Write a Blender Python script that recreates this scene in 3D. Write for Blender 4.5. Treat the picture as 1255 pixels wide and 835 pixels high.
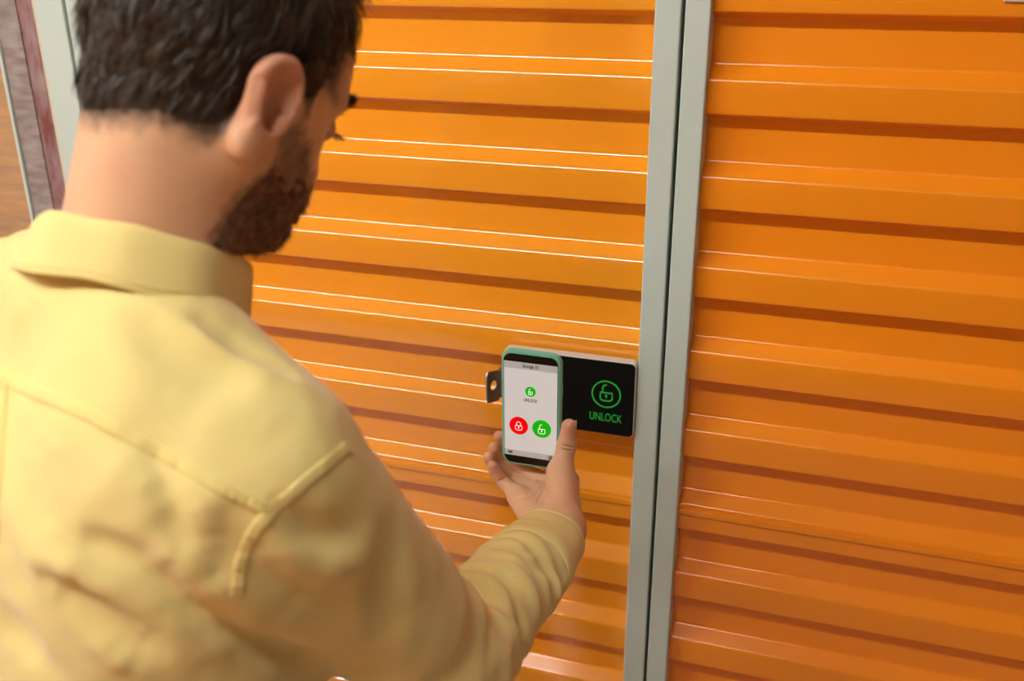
import bpy, math, random
import numpy as np
from mathutils import Vector, Matrix
from mathutils.bvhtree import BVHTree

random.seed(7); rng = np.random.default_rng(7)
for o in list(bpy.data.objects): bpy.data.objects.remove(o)
SC = bpy.context.scene; COL = SC.collection

# ------------------------------------------------------------------ camera
FPX, CX, CY = 1218.0, 627.5, 417.5
_v = np.array([645-CX, -(3350-CY), -FPX]); _h = np.array([-3380-CX, -(-65-CY), -FPX])
UPC = -_v/np.linalg.norm(_v)
XRC = -_h/np.linalg.norm(_h); XRC = XRC-UPC*XRC.dot(UPC); XRC /= np.linalg.norm(XRC)
YFC = np.cross(UPC, XRC)
RC = np.array([XRC, YFC, UPC])            # camera vector -> world vector
CAM = np.array([0.0, -1.2, 1.72])
cam_d = bpy.data.cameras.new('camera'); cam = bpy.data.objects.new('camera', cam_d); COL.objects.link(cam)
M4 = Matrix.Identity(4)
for i in range(3):
    for j in range(3): M4[i][j] = float(RC[i, j])
    M4[i][3] = float(CAM[i])
cam.matrix_world = M4
cam_d.sensor_width = 36; cam_d.lens = FPX/1255*36; cam_d.clip_start = .02
cam_d.dof.use_dof = True; cam_d.dof.focus_distance = 1.2; cam_d.dof.aperture_fstop = 4.0
SC.camera = cam

def ray(px, py): return RC@np.array([px-CX, -(py-CY), -FPX])/FPX
def P(px, py, D): return CAM+ray(px, py)*D                      # pixel at a depth
def W(px, py, y): r = ray(px, py); return CAM+r*((y-CAM[1])/r[1])   # pixel on a plane parallel to the wall
def proj(p):
    v = RC.T@(np.asarray(p)-CAM); return CX+FPX*v[0]/-v[2], CY-FPX*v[1]/-v[2], -v[2]

# ------------------------------------------------------------------ world, exposure
w = bpy.data.worlds.new('world'); SC.world = w; w.use_nodes = True
w.node_tree.nodes['Background'].inputs[0].default_value = (.95, .97, 1, 1)
w.node_tree.nodes['Background'].inputs[1].default_value = .14
SC.view_settings.view_transform = 'Standard'; SC.view_settings.look = 'None'
SC.view_settings.gamma = 1; SC.view_settings.use_curve_mapping = False
SC.view_settings.exposure = 0.10
TUBE_POWER = 64.0
PHONE_YAW, PHONE_TILT, PHONE_ROLL = 0, 0, 0
HEAD_AZ, HEAD_PITCH, HEAD_ROLL, HEAD_AT = 23, 31, 0, (280, 100, .75)
TORSO_AZ, TORSO_LEAN, TORSO_ROLL, NECK_AT = 20, 9, 0, (158, 336, .745)
SHOULDER_AT, ELBOW_AT, WRIST_AT = (330, 590, .70), (545, 815, .87), (684, 650, 1.10)
SLEEVE_R = (.071, .058, .055, .0425)
COLLAR, COLLAR_AT, COLLAR_R = (6, 27, -10), (.008, -.002, -.002), (.071, .070)
CUFF, CUFF_TILT = (.022, .0465, .0395), (0, 0, 0)
NAIL_OUT = (.62, .1, .78)
HC_ = dict(im=-.014, mm=-.008, rm=.004, lm=.018)

# ------------------------------------------------------------------ materials
def s2l(c):
    return tuple((x/255/12.92 if x/255 <= .04045 else ((x/255+.055)/1.055)**2.4) for x in c)
def mat(name, rgb, rough=.5, metal=0, spec=.5, bump=None, var=None, emit=None, coat=0, crough=.08, cior=1.5, sheen=0, sss=0, attr=None, coords='Object'):
    """bump=(scale,strength,distance[,stretch]); var=(scale, rgb2, amount[,stretch])"""
    m = bpy.data.materials.new(name); m.use_nodes = True
    nt = m.node_tree; b = nt.nodes['Principled BSDF']
    col = (*s2l(rgb), 1)
    b.inputs['Base Color'].default_value = col
    b.inputs['Roughness'].default_value = rough; b.inputs['Metallic'].default_value = metal
    b.inputs['Specular IOR Level'].default_value = spec
    b.inputs['Coat Weight'].default_value = coat; b.inputs['Coat Roughness'].default_value = crough
    b.inputs['Coat IOR'].default_value = cior
    b.inputs['Sheen Weight'].default_value = sheen
    if sss:
        b.inputs['Subsurface Weight'].default_value = sss
        b.inputs['Subsurface Radius'].default_value = (.012, .005, .003); b.inputs['Subsurface Scale'].default_value = .5
    tc = nt.nodes.new('ShaderNodeTexCoord')
    def noise(scale, stretch=None, detail=4):
        n = nt.nodes.new('ShaderNodeTexNoise'); n.inputs['Scale'].default_value = scale; n.inputs['Detail'].default_value = detail
        mp = nt.nodes.new('ShaderNodeMapping')
        if stretch: mp.inputs['Scale'].default_value = stretch
        nt.links.new(tc.outputs[coords], mp.inputs[0]); nt.links.new(mp.outputs[0], n.inputs[0]); return n
    csock = None
    if var:
        n = noise(var[0], var[3] if len(var) > 3 else None)
        rp = nt.nodes.new('ShaderNodeMapRange'); rp.inputs[1].default_value = .3; rp.inputs[2].default_value = .7
        rp.inputs[3].default_value = 0; rp.inputs[4].default_value = var[2]
        nt.links.new(n.outputs[0], rp.inputs[0])
        mx = nt.nodes.new('ShaderNodeMix'); mx.data_type = 'RGBA'
        mx.inputs[6].default_value = col; mx.inputs[7].default_value = (*s2l(var[1]), 1)
        nt.links.new(rp.outputs[0], mx.inputs[0]); csock = mx.outputs[2]
        nt.links.new(csock, b.inputs['Base Color'])
    if attr:      # attribute holds a weight towards a second colour, list of (attribute, rgb)
        for an, rgb2 in attr:
            a = nt.nodes.new('ShaderNodeAttribute'); a.attribute_name = an
            mx = nt.nodes.new('ShaderNodeMix'); mx.data_type = 'RGBA'
            if csock: nt.links.new(csock, mx.inputs[6])
            else: mx.inputs[6].default_value = col
            mx.inputs[7].default_value = (*s2l(rgb2), 1)
            nt.links.new(a.outputs['Fac'], mx.inputs[0]); csock = mx.outputs[2]
        nt.links.new(csock, b.inputs['Base Color'])
    if bump:
        n = noise(bump[0], bump[3] if len(bump) > 3 else None)
        bp = nt.nodes.new('ShaderNodeBump'); bp.inputs['Strength'].default_value = bump[1]; bp.inputs['Distance'].default_value = bump[2]
        nt.links.new(n.outputs[0], bp.inputs['Height']); nt.links.new(bp.outputs[0], b.inputs['Normal'])
    if emit:
        b.inputs['Emission Color'].default_value = (*s2l(emit[0]), 1); b.inputs['Emission Strength'].default_value = emit[1]
    return m

M = {}
M['orange'] = mat('orange_paint', (248, 158, 28), rough=.5, spec=.15, coat=1.0, crough=.11, cior=2.0, bump=(9, .12, .004, (.25, 1, 1)), var=(3, (247, 153, 25), .5), coords='Object')
M['orange_worn'] = mat('orange_paint_scuffed', (249, 150, 22), rough=.5, spec=.15, coat=.7, crough=.15, cior=1.6, bump=(26, .16, .003, (.5, 1, 1)), var=(5, (249, 139, 18), .6), coords='Object')
M['grey'] = mat('grey_paint', (200, 213, 203), rough=.45, bump=(180, .08, .001), var=(6, (190, 203, 193), .6))
M['dark'] = mat('dark_gap', (14, 14, 16), rough=.8)
M['steel'] = mat('bracket_steel', (172, 152, 130), rough=.4, metal=.55, bump=(90, .1, .001))
M['black'] = mat('black_plate', (9, 9, 9), rough=.55, spec=.15)
M['plate_edge'] = mat('plate_edge', (220, 216, 208), rough=.35, metal=.2)
M['green'] = mat('green_print', (18, 170, 48), rough=.6, emit=((18, 170, 48), .25))  # panel icon and lettering, green with weak emission
M['mint'] = mat('mint_silicone', (120, 200, 172), rough=.42, spec=.4)
M['screen_black'] = mat('screen_black', (8, 9, 9), rough=.25)
def emat(name, rgb, e=.55): return mat(name, rgb, rough=.5, spec=.1, emit=(rgb, e))
M['scr_white'] = emat('screen_white', (206, 206, 206), .38)
M['scr_grey'] = emat('screen_grey', (176, 176, 176), .35)
M['scr_red'] = emat('screen_red', (226, 6, 6), .5)
M['scr_green'] = emat('screen_green', (22, 176, 10), .5)
M['scr_ink'] = mat('screen_ink', (28, 28, 28), rough=.5)
M['scr_mark'] = emat('screen_mark', (250, 240, 235), .6)
M['floor'] = mat('concrete_floor', (186, 178, 168), rough=.45, bump=(40, .1, .002), var=(4, (170, 162, 152), .7))
M['wall'] = mat('white_wall', (172, 172, 169), rough=.7, bump=(120, .05, .001))
M['lamp'] = mat('lamp_diffuser', (255, 255, 255), emit=((250, 252, 250), TUBE_POWER))
M['lamp_body'] = mat('lamp_housing', (225, 225, 225), rough=.4)
M['board_red'] = mat('red_board', (120, 62, 58), rough=.6, bump=(60, .2, .002, (1, 1, .3)), var=(70, (168, 150, 148), .75, (1, 1, .35)))
M['board_brown'] = mat('brown_board', (126, 106, 100), rough=.6, bump=(60, .2, .002, (.3, 1, 1)), var=(75, (166, 156, 152), .85, (.35, 1, 1.2)))
M['board_tan'] = mat('tan_board', (200, 152, 104), rough=.55, bump=(50, .2, .002, (.3, 1, 1)), var=(45, (160, 128, 98), .9, (.3, 1, 1.6)))
M['cream'] = mat('cream_strip', (206, 192, 160), rough=.5)
M['skin'] = mat('skin', (224, 178, 138), rough=.5, spec=.35, sss=.12, bump=(420, .12, .0006), var=(38, (216, 162, 126), .55),
                attr=[('blush', (206, 112, 88)), ('stubble', (66, 46, 36))])
M['nail'] = mat('fingernail', (232, 188, 168), rough=.28, spec=.5)
M['hair'] = mat('dark_brown_hair', (40, 31, 25), rough=.5, spec=.4, var=(240, (66, 52, 40), .8, (1, 1, .2)))
M['strand'] = mat('hair_strand', (58, 43, 31), rough=.42, spec=.45, var=(90, (96, 74, 50), .7))
M['beard'] = mat('beard_hair', (80, 54, 40), rough=.6, spec=.3, var=(120, (146, 104, 74), .9))
M['eye'] = mat('eye', (230, 226, 220), rough=.15)
M['shirt'] = mat('yellow_cotton', (231, 210, 137), rough=.85, spec=.15, sheen=.25, bump=(900, .18, .0005), var=(7, (230, 206, 126), .5))
M['seam'] = mat('yellow_cotton_seam', (234, 211, 132), rough=.85, spec=.15, sheen=.2, bump=(700, .4, .0008))
M['trousers'] = mat('dark_trousers', (44, 50, 62), rough=.85, bump=(500, .3, .001))
M['shoe'] = mat('brown_shoe', (92, 66, 48), rough=.5)
M['sole'] = mat('shoe_sole', (220, 214, 204), rough=.7)
M['metal_floor_bar'] = mat('galvanised_bar', (150, 152, 150), rough=.4, metal=.8)

# ------------------------------------------------------------------ mesh helpers
def link(o, parent=None):
    COL.objects.link(o)
    if parent: o.parent = parent
    return o
def mesh_obj(name, verts, faces, m, parent=None, smooth=False):
    me = bpy.data.meshes.new(name)
    me.from_pydata([tuple(map(float, v)) for v in verts], [], [tuple(map(int, f)) for f in faces]); me.update()
    if m: me.materials.append(M[m])
    if smooth: me.polygons.foreach_set('use_smooth', [True]*len(me.polygons))
    return link(bpy.data.objects.new(name, me), parent)
def tag(o, label, cat, group=None):
    o['label'] = label; o['category'] = cat
    if group: o['group'] = group
    return o
def struct(o, label, cat):
    o['kind'] = 'structure'; o['label'] = label; o['category'] = cat; return o
def empty(name, loc=(0, 0, 0)):
    o = bpy.data.objects.new(name, None); o.location = loc; o.empty_display_size = .1; return link(o)
class MB:
    def __init__(s): s.v = []; s.f = []
    def add(s, v, f):
        n = len(s.v); s.v += [tuple(x) for x in v]; s.f += [tuple(i+n for i in q) for q in f]; return s
    def box(s, a, b, bev=0):
        (x0, y0, z0), (x1, y1, z1) = a, b
        if not bev:
            v = [(x, y, z) for x in (x0, x1) for y in (y0, y1) for z in (z0, z1)]
            return s.add(v, [(0, 1, 3, 2), (4, 6, 7, 5), (0, 4, 5, 1), (2, 3, 7, 6), (0, 2, 6, 4), (1, 5, 7, 3)])
        import bmesh
        bm = bmesh.new(); bmesh.ops.create_cube(bm, size=1)
        for q in bm.verts: q.co = Vector(((x0+x1)/2+q.co.x*(x1-x0), (y0+y1)/2+q.co.y*(y1-y0), (z0+z1)/2+q.co.z*(z1-z0)))
        bmesh.ops.bevel(bm, geom=bm.edges[:], offset=bev, segments=2, profile=.5, affect='EDGES')
        bm.verts.index_update()
        v = [tuple(q.co) for q in bm.verts]; f = [tuple(q.index for q in p.verts) for p in bm.faces]; bm.free()
        return s.add(v, f)
    def obj(s, name, m, parent=None, smooth=False): return mesh_obj(name, s.v, s.f, m, parent, smooth)
def round_rect(w_, h_, r, n=6):
    pts = []
    for cx_, cy_, a0 in ((w_/2-r, h_/2-r, 0), (-w_/2+r, h_/2-r, 90), (-w_/2+r, -h_/2+r, 180), (w_/2-r, -h_/2+r, 270)):
        for k in range(n+1):
            a = math.radians(a0+90*k/n); pts.append((cx_+r*math.cos(a), cy_+r*math.sin(a)))
    return pts
def slab(name, outline, y0, y1, m, parent, smooth=False, bev=0):
    """outline (x,z) -> prism from y0 (front, towards -y) to y1, optional rounded front edge"""
    n = len(outline); V = []; F = []
    c = np.mean(np.array(outline), 0)
    rings = [(y0, bev), (y0+bev, 0), (y1, 0)] if bev else [(y0, 0), (y1, 0)]
    if bev: rings = [(y0, bev), (y0+bev*.3, bev*.3), (y0+bev, 0), (y1-bev, 0), (y1-bev*.3, bev*.3), (y1, bev)]
    o = np.array(outline); d = o-c
    for y, ins in rings:
        ext = np.max(np.abs(d), 0)
        for p in (c+d*(1-ins/ext)): V.append((p[0], y, p[1]))
    for k in range(len(rings)-1):
        for i in range(n): F.append((k*n+i, k*n+(i+1) % n, (k+1)*n+(i+1) % n, (k+1)*n+i))
    F.append(tuple(range(n))); F.append(tuple(reversed(range((len(rings)-1)*n, len(rings)*n))))
    return mesh_obj(name, V, F, m, parent, smooth)
def ribbon2d(pts, wd, y0, y1, closed=False):
    """flat stroke of width wd along 2-D points, extruded y0..y1; returns verts, faces"""
    p = np.array(pts, float); n = len(p); V = []; F = []
    for i in range(n):
        a = p[(i-1) % n] if (closed or i > 0) else p[i]; b = p[(i+1) % n] if (closed or i < n-1) else p[i]
        t = b-a; t /= max(1e-9, np.linalg.norm(t)); nn = np.array([-t[1], t[0]])
        for sgn in (1, -1):
            for y in (y0, y1):
                q = p[i]+nn*wd/2*sgn; V.append((q[0], y, q[1]))
    for i in range(n if closed else n-1):
        a = 4*i; b = 4*((i+1) % n)
        F += [(a, b, b+2, a+2), (a+1, a+3, b+3, b+1), (a, a+1, b+1, b), (a+2, b+2, b+3, a+3)]
    if not closed: F += [(0, 2, 3, 1), (4*n-4, 4*n-3, 4*n-1, 4*n-2)]
    return V, F
def arc(cx_, cy_, r, a0, a1, n=20):
    return [(cx_+r*math.cos(math.radians(a0+(a1-a0)*k/n)), cy_+r*math.sin(math.radians(a0+(a1-a0)*k/n))) for k in range(n+1)]
def text_mesh(name, s, x, z, height, y, m, parent, xs=.82, align='CENTER', bold=0.0, ext=.0003):
    cu = bpy.data.curves.new(name, 'FONT'); cu.body = s; cu.align_x = align; cu.size = 1; cu.offset = bold
    t = bpy.data.objects.new(name, cu); COL.objects.link(t)
    dg = bpy.context.evaluated_depsgraph_get(); me = bpy.data.meshes.new_from_object(t.evaluated_get(dg))
    bpy.data.objects.remove(t); sc = height/.69
    for v in me.vertices: v.co = (x+v.co.x*sc*xs, y, z+v.co.y*sc)
    me.name = name; me.materials.clear(); me.materials.append(M[m])
    return link(bpy.data.objects.new(name, me), parent)

# ------------------------------------------------------------------ setting
PITCH, DEEP = .1168, .0215          # slat pitch and rib depth
YP = .018                          # plane of the proud slat face (door sits behind the jambs)
def slat_profile():
    """(y,z) from hidden top of the recess down to the lower return, z=0 at the top edge of the proud face"""
    r = .0060; q = .0160
    base = [(YP+DEEP, .0195+.050), (YP+DEEP, q), (YP, 0), (YP, -.0400), (YP+DEEP, -.0400-.0078)]
    out = [base[0]]
    for i in (1, 2, 3):
        a, b, c = map(np.array, (base[i-1], base[i], base[i+1]))
        u = (a-b)/np.linalg.norm(a-b); v = (c-b)/np.linalg.norm(c-b)
        ang = math.acos(u.dot(v)); rr = r if i < 3 else .003; t = rr/math.tan(ang/2)
        t = min(t, .45*min(np.linalg.norm(a-b), np.linalg.norm(c-b))); rr = t*math.tan(ang/2)
        ctr = b+(u+v)/np.linalg.norm(u+v)*rr/math.sin(ang/2)
        p0 = b+u*t-ctr; p1 = b+v*t-ctr; a0 = math.atan2(p0[1], p0[0]); a1 = math.atan2(p1[1], p1[0])
        d = (a1-a0+math.pi) % (2*math.pi)-math.pi
        for k in range(8): out.append(tuple(ctr+rr*np.array([math.cos(a0+d*k/7), math.sin(a0+d*k/7)])))
    out.append(base[4])
    return out
def slat_mesh(name, x0, x1, m):
    pr = slat_profile(); V = []; F = []; nx = 5; n = len(pr)
    for i in range(nx):
        x = x0+(x1-x0)*i/(nx-1)
        for (y, z) in pr: V.append((x, y, z))
    for i in range(nx-1):
        for j in range(n-1): F.append((i*n+j, i*n+j+1, (i+1)*n+j+1, (i+1)*n+j))
    # thin back sheet so that a slat has thickness
    o = len(V)
    for (x, s) in ((x0, 0), (x1, 0)):
        for (y, z) in pr: V.append((x, y+.0025, z))
    for j in range(n-1): F.append((o+j, o+n+j, o+n+j+1, o+j+1))
    me = bpy.data.meshes.new(name); me.from_pydata(V, [], F); me.materials.append(M[m])
    me.polygons.foreach_set('use_smooth', [True]*len(F)); me.update()
    # crisp flats: normals are taken from the dense bends
    return me
Z0 = W(797, 95, YP)[2]             # top edge of one proud face
def roller_door(name, x0, x1, m, label, flip=None, lap=None):
    e = struct(empty(name, ((x0+x1)/2, YP if flip is None else flip, 0)), label, 'roller door')
    if flip is not None: e.rotation_euler.z = math.pi
    h = (x1-x0)/2
    me = slat_mesh('slat', -h, h, m)
    k0 = int(math.floor((Z0-.06)/PITCH)); k1 = int((2.16-Z0)/PITCH)
    for k in range(-k0, k1+1):
        o = bpy.data.objects.new('slat', me); o.location = (0, -YP, Z0+k*PITCH); link(o, e)
    if lap is not None:
        k = round((W(lap[0], lap[1], YP)[2]+.012-Z0)/PITCH); z = Z0+k*PITCH
        MB().box((-h, -.0034, z-.0150), (h, .003, z-.0055), .0012).obj('lapped_edge', m, e)
    b = MB().box((-h, -.002, .012), (h, .03, Z0-k0*PITCH-.035), .004); b.obj('bottom_bar', 'metal_floor_bar', e)
    return e
JA = W(803, 0, 0)[0]; JG0 = W(835.5, 0, 0)[0]; JG1 = W(840.5, 0, 0)[0]; JB = W(872, 0, 0)[0]
LJ = W(79, 0, 0)[0]; LG = W(75, 0, 0)[0]; LK = W(40, 0, 0)[0]
door_1 = roller_door('door_1', LJ+.03, JA+.004, 'orange', 'orange corrugated roller door behind the man, with the black lock panel', lap=(772, 622))
door_2 = roller_door('door_2', JB-.004, JB+.95, 'orange_worn', 'orange corrugated roller door with small dents and no lock panel', lap=(830, 631))
def jamb(name, x0, x1, label):
    b = MB().box((x0, 0, 0), (x1, .045, 2.25), .0018); return struct(b.obj(name, 'grey', None), label, 'door jamb')
jamb('trim_1', JA, JG0, 'grey painted steel jamb on the latch side of the door with the panel')
jamb('trim_2', JG1, JB, 'grey painted steel jamb edging the door without a lock panel')
jamb('trim_3', LJ, LJ+.045, 'grey steel jamb behind the man, on the far side of the panelled door')
jamb('trim_4', LK, LG, 'wide pale grey steel jamb beside the red-brown board')
jamb('trim_5', JB+.93, JB+.97, 'grey steel jamb at the far side of the dented door')
gap = MB().box((JG0-.004, .030, 0), (JG1+.004, .05, 2.25)); struct(gap.obj('trim_6', 'dark'), 'dark shadow gap between the two grey jambs', 'gap')
gap = MB().box((LG-.004, .030, 0), (LJ+.004, .05, 2.25)); struct(gap.obj('trim_7', 'dark'), 'dark shadow gap between the jambs beside the man', 'gap')
# boards to the left of the unit
X = [W(p, 0, 0)[0] for p in (-60, -16, -12, 15, 36.5, 40)]
wl = struct(empty('wall_left', (X[0], 0, 0)), 'streaked red, brown and tan boards with thin pale strips', 'wall')
XL = -2.6
for nm, a, b, m, y in (('board', XL, X[1], 'board_tan', .004), ('strip', X[1], X[2], 'grey', .0), ('board', X[2], X[3], 'board_brown', .004),
                       ('board', X[3], X[4], 'board_red', .006), ('strip', X[4], X[5], 'cream', .002)):
    o = MB().box((a, y, 0), (b, .05, 2.25), .0012).obj(nm, m, None)
    for v in o.data.vertices: v.co.x -= X[0]
    o.parent = wl
# header, upper wall, floor, ceiling, opposite wall
struct(MB().box((-4, 0, 2.25), (3, .08, 2.95)).obj('wall_back', 'wall'), 'plain white wall above the roller doors', 'wall')
struct(MB().box((JB+.97, 0, 0), (3, .08, 2.25)).obj('wall_right', 'wall'), 'plain white wall beyond the dented door', 'wall')
struct(MB().box((-4, -2.6, -.05), (3, .08, 0)).obj('floor', 'floor'), 'grey concrete corridor floor', 'floor')
struct(MB().box((-4, -2.6, 2.95), (3, .08, 3.0)).obj('ceiling', 'wall'), 'white corridor ceiling', 'ceiling')
struct(MB().box((-4, -2.70, 0), (3, -2.64, 2.95)).obj('wall_front', 'wall'), 'plain white corridor wall opposite the doors', 'wall')

for i, (a, b) in enumerate(((-3.6, -2.3), (-2.2, -.9), (-.8, .5), (.6, 1.9))):  # unseen doors, added so the opposite side bounces orange fill
    roller_door('door_%d' % (i+3), a, b, 'orange', ['orange roller door across the corridor, farthest along it', 'orange roller door across the corridor, opposite the boards',
                'orange roller door across the corridor, opposite the panel', 'orange roller door across the corridor, opposite the dented one'][i], flip=-2.6)
struct(MB().box((-4, -2.64, 2.16), (3, -2.55, 2.95)).obj('wall_header', 'wall'), 'plain wall above the doors across the corridor', 'wall')
def ceiling_light(x0, x1, y, label):
    e = tag(empty('ceiling_light', ((x0+x1)/2, y, 2.95)), label, 'ceiling light', 'corridor ceiling lights')
    h = (x1-x0)/2
    MB().box((-h-.02, -.07, -.035), (h+.02, .07, 0), .006).obj('housing', 'lamp_body', e)
    MB().box((-h, -.05, -.062), (h, .05, -.033), .01).obj('diffuser', 'lamp', e)
ceiling_light(-3.0, -.12, -1.45, 'long white strip lamp on the ceiling above the man')
ceiling_light(-3.95, -3.15, -1.45, 'shorter white strip lamp farther along the ceiling')

# ------------------------------------------------------------------ lock panel and bracket
PY = -.006
tl = W(617, 427, PY); tr = W(781, 447, PY); br = W(776.5, 537.5, PY)
px0, px1, pz1, pz0 = tl[0], tr[0]-.001, tr[2], br[2]
pc = ((px0+px1)/2, (pz0+pz1)/2); pw, ph = px1-px0, pz1-pz0
panel = tag(empty('lock_panel', (pc[0], PY, pc[1])), 'black rectangular lock panel with green padlock icon, fixed on the orange door', 'lock panel')
slab('body', round_rect(pw, ph, .007), .0008, .017, 'plate_edge', panel, bev=.0012)
slab('face', round_rect(pw-.0022, ph-.0022, .0064), 0, .003, 'black', panel)
def to_panel(px, py): q = W(px, py, PY); return q[0]-pc[0], q[2]-pc[1]
icx, icz = to_panel(743, 483.5); R0 = (W(761.5, 485.5, PY)[0]-W(725, 481, PY)[0])/2
def lock_icon(prefix, cx_, cz, u, wd, y0, y1, m, parent, closed=False):
    """open or closed padlock drawn with strokes, u = body half width"""
    b = MB()
    bw, bh = u, u*.8
    body = [(cx_-bw, cz+.15*u), (cx_-bw, cz-.55*u)]+arc(cx_-bw+.55*u, cz-.75*u, .55*u, 180, 270, 6)[1:]+arc(cx_+bw-.55*u, cz-.75*u, .55*u, 270, 360, 6)+[(cx_+bw, cz+.15*u)]
    b.add(*ribbon2d(body, wd, y0, y1, closed=True))
    if closed: sh = [(cx_-.62*u, cz+.15*u)]+arc(cx_, cz+.75*u, .62*u, 180, 0, 10)+[(cx_+.62*u, cz+.15*u)]
    else: sh = [(cx_-.62*u, cz+.15*u)]+arc(cx_, cz+.95*u, .62*u, 180, 85, 8)
    b.add(*ribbon2d(sh, wd, y0, y1))
    b.add(*ribbon2d(arc(cx_, cz-.35*u, .1*u, 0, 360, 10)[:-1], .2*u, y0, y1, closed=True))
    b.add(*ribbon2d([(cx_, cz-.35*u), (cx_, cz-.8*u)], .22*u, y0, y1))
    return b.obj(prefix, m, parent)
b = MB(); b.add(*ribbon2d(arc(icx, icz, R0-.0012, 0, 360, 48)[:-1], .0018, -.0005, .001, closed=True)); b.obj('icon_ring', 'green', panel)
lock_icon('padlock_icon', icx, icz+.001, R0*.40, .0019, -.0005, .001, 'green', panel)
tx, tz = to_panel(742, 516)
text_mesh('lettering', 'UNLOCK', tx, tz, .0118, -.0006, 'green', panel, xs=.64, bold=.0)
# steel latch bracket sticking out beside the panel
bk = W(611, 470, PY)
br_ = tag(empty('latch_bracket', (bk[0], PY, bk[2])), 'small worn steel bracket with a round hole beside the black panel', 'bracket')
def bracket():
    # tab with a hole, standing out from the door, built as a plate in a y-z plane turned a little
    n = 24; V = []; F = []
    hw, hh = .017, .0235; hole = .0075
    for t in (-.0012, .0012):
        for k in range(n):
            a = 2*math.pi*k/n; c, s = math.cos(a), math.sin(a)
            sc = min(hw/abs(c) if abs(c) > 1e-6 else 9, hh/abs(s) if abs(s) > 1e-6 else 9)
            V.append((c*sc, t, s*sc-(c*sc)*.25)); V.append((c*hole, t, s*hole+.002))
    for k in range(n):
        a, b = 2*k, 2*((k+1) % n); o = 2*n
        F += [(a, b, b+1, a+1), (o+a, o+a+1, o+b+1, o+b), (a, o+a, o+b, b), (a+1, b+1, o+b+1, o+a+1)]
    return V, F
V, F = bracket()
tab = mesh_obj('tab', V, F, 'steel', br_); tab.rotation_euler = (0, 0, math.radians(76)); tab.location = (-.004, -.012, 0)
MB().box((-.001, .003, -.0235), (.016, .0055, .0235), .0008).obj('mounting_flange', 'steel', br_)
MB().box((px0-bk[0]-.004, .0055, -.02), (.004, .018, .02), .0008).obj('spacer', 'steel', br_)
# corner of a white notice at the upper edge of the dented door
q = W(1229, 2, YP-.003)
nt_ = MB().box((q[0], YP-.004, q[2]), (q[0]+.16, YP-.0005, q[2]+.10), .0012).obj('number_plate', 'plate_edge')
tag(nt_, 'small plain white plate on the dented orange door', 'plate')

# ------------------------------------------------------------------ phone
PHC = P(650.5, 504, 1.19)            # centre of the phone's front face
PW_, PH_ = .0735, .152            # case outline
phone = tag(empty('smartphone', tuple(PHC)), 'smartphone in mint green case held up in front of the lock panel', 'phone')
PR = Matrix.Rotation(math.radians(PHONE_YAW), 4, 'Z')@Matrix.Rotation(math.radians(PHONE_TILT), 4, 'X')@Matrix.Rotation(math.radians(PHONE_ROLL), 4, 'Y')
phone.rotation_euler = PR.to_euler()
PRn = np.array(PR.to_3x3())
def PHP(px, py, c):                # pixel on a plane parallel to the phone face, c metres in front of it
    n = PRn@np.array([0, -1, 0]); r = ray(px, py); p0 = PHC+n*c
    return CAM+r*((p0-CAM).dot(n)/r.dot(n))
def phl(px, py): q = PRn.T@(PHP(px, py, 0)-PHC); return q[0], q[2]
slab('case', round_rect(PW_, PH_, .0125, 8), -.0004, .0105, 'mint', phone, smooth=False, bev=.0022)
SW, SH = PW_-.0068, PH_-.0068
slab('screen_glass', round_rect(SW, SH, .0095, 8), -.0010, .002, 'screen_black', phone)
hb = .0098
MB().box((-SW/2+.0004, -.0013, -SH/2+hb+.0075), (SW/2-.0004, 0, SH/2-hb-.0085)).obj('display', 'scr_white', phone)
MB().box((-SW/2+.0004, -.0013, SH/2-hb-.0085), (SW/2-.0004, 0, SH/2-hb)).obj('title_bar', 'scr_grey', phone)
MB().box((-SW/2+.0004, -.0013, -SH/2+hb), (SW/2-.0004, 0, -SH/2+hb+.0075)).obj('navigation_bar', 'scr_grey', phone)
text_mesh('title_text', 'Storage 33', 0, SH/2-hb-.0060, .0040, -.0015, 'scr_ink', phone, xs=.78, bold=.02)
def disc(name, x, z, r, m): return slab(name, arc(x, z, r, 0, 360, 32)[:-1], -.0016, 0, m, phone)
disc('unlock_badge', 0, .0262, .0066, 'scr_green'); lock_icon('badge_icon', 0, .0258, .0025, .0006, -.0018, -.001, 'scr_mark', phone)
text_mesh('badge_text', 'UNLOCK', 0, .0126, .0040, -.0015, 'scr_ink', phone, xs=.70, bold=.018)
disc('lock_button', -.0148, -.0212, .0118, 'scr_red'); lock_icon('lock_button_icon', -.0148, -.0217, .0042, .0007, -.0018, -.001, 'scr_mark', phone, True)
disc('unlock_button', .0142, -.0212, .0118, 'scr_green'); lock_icon('unlock_button_icon', .0142, -.0222, .0042, .0007, -.0018, -.001, 'scr_mark', phone)
b = MB()
for k in range(3): b.box((-SW/2+.005, -.0015, -SH/2+hb+.0025+k*.0012), (-SW/2+.0105, -.001, -SH/2+hb+.0033+k*.0012))
b.obj('menu_icon', 'scr_ink', phone)
ux, uz = SW/2-.0078, -SH/2+hb+.0036
b = MB(); b.add(*ribbon2d(arc(ux, uz, .0031, 0, 360, 20)[:-1], .0005, -.0016, -.001, closed=True))
b.add(*ribbon2d(arc(ux, uz+.0008, .0006, 0, 360, 10)[:-1], .0012, -.0016, -.001, closed=True))
b.add(*ribbon2d(arc(ux, uz-.0022, .0012, 10, 170, 8), .0012, -.0016, -.001)); b.obj('profile_icon', 'scr_ink', phone)
MB().box((-PW_/2-.0009, .0035, .018), (-PW_/2+.001, .0075, .038), .0006).obj('volume_button', 'mint', phone)
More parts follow.
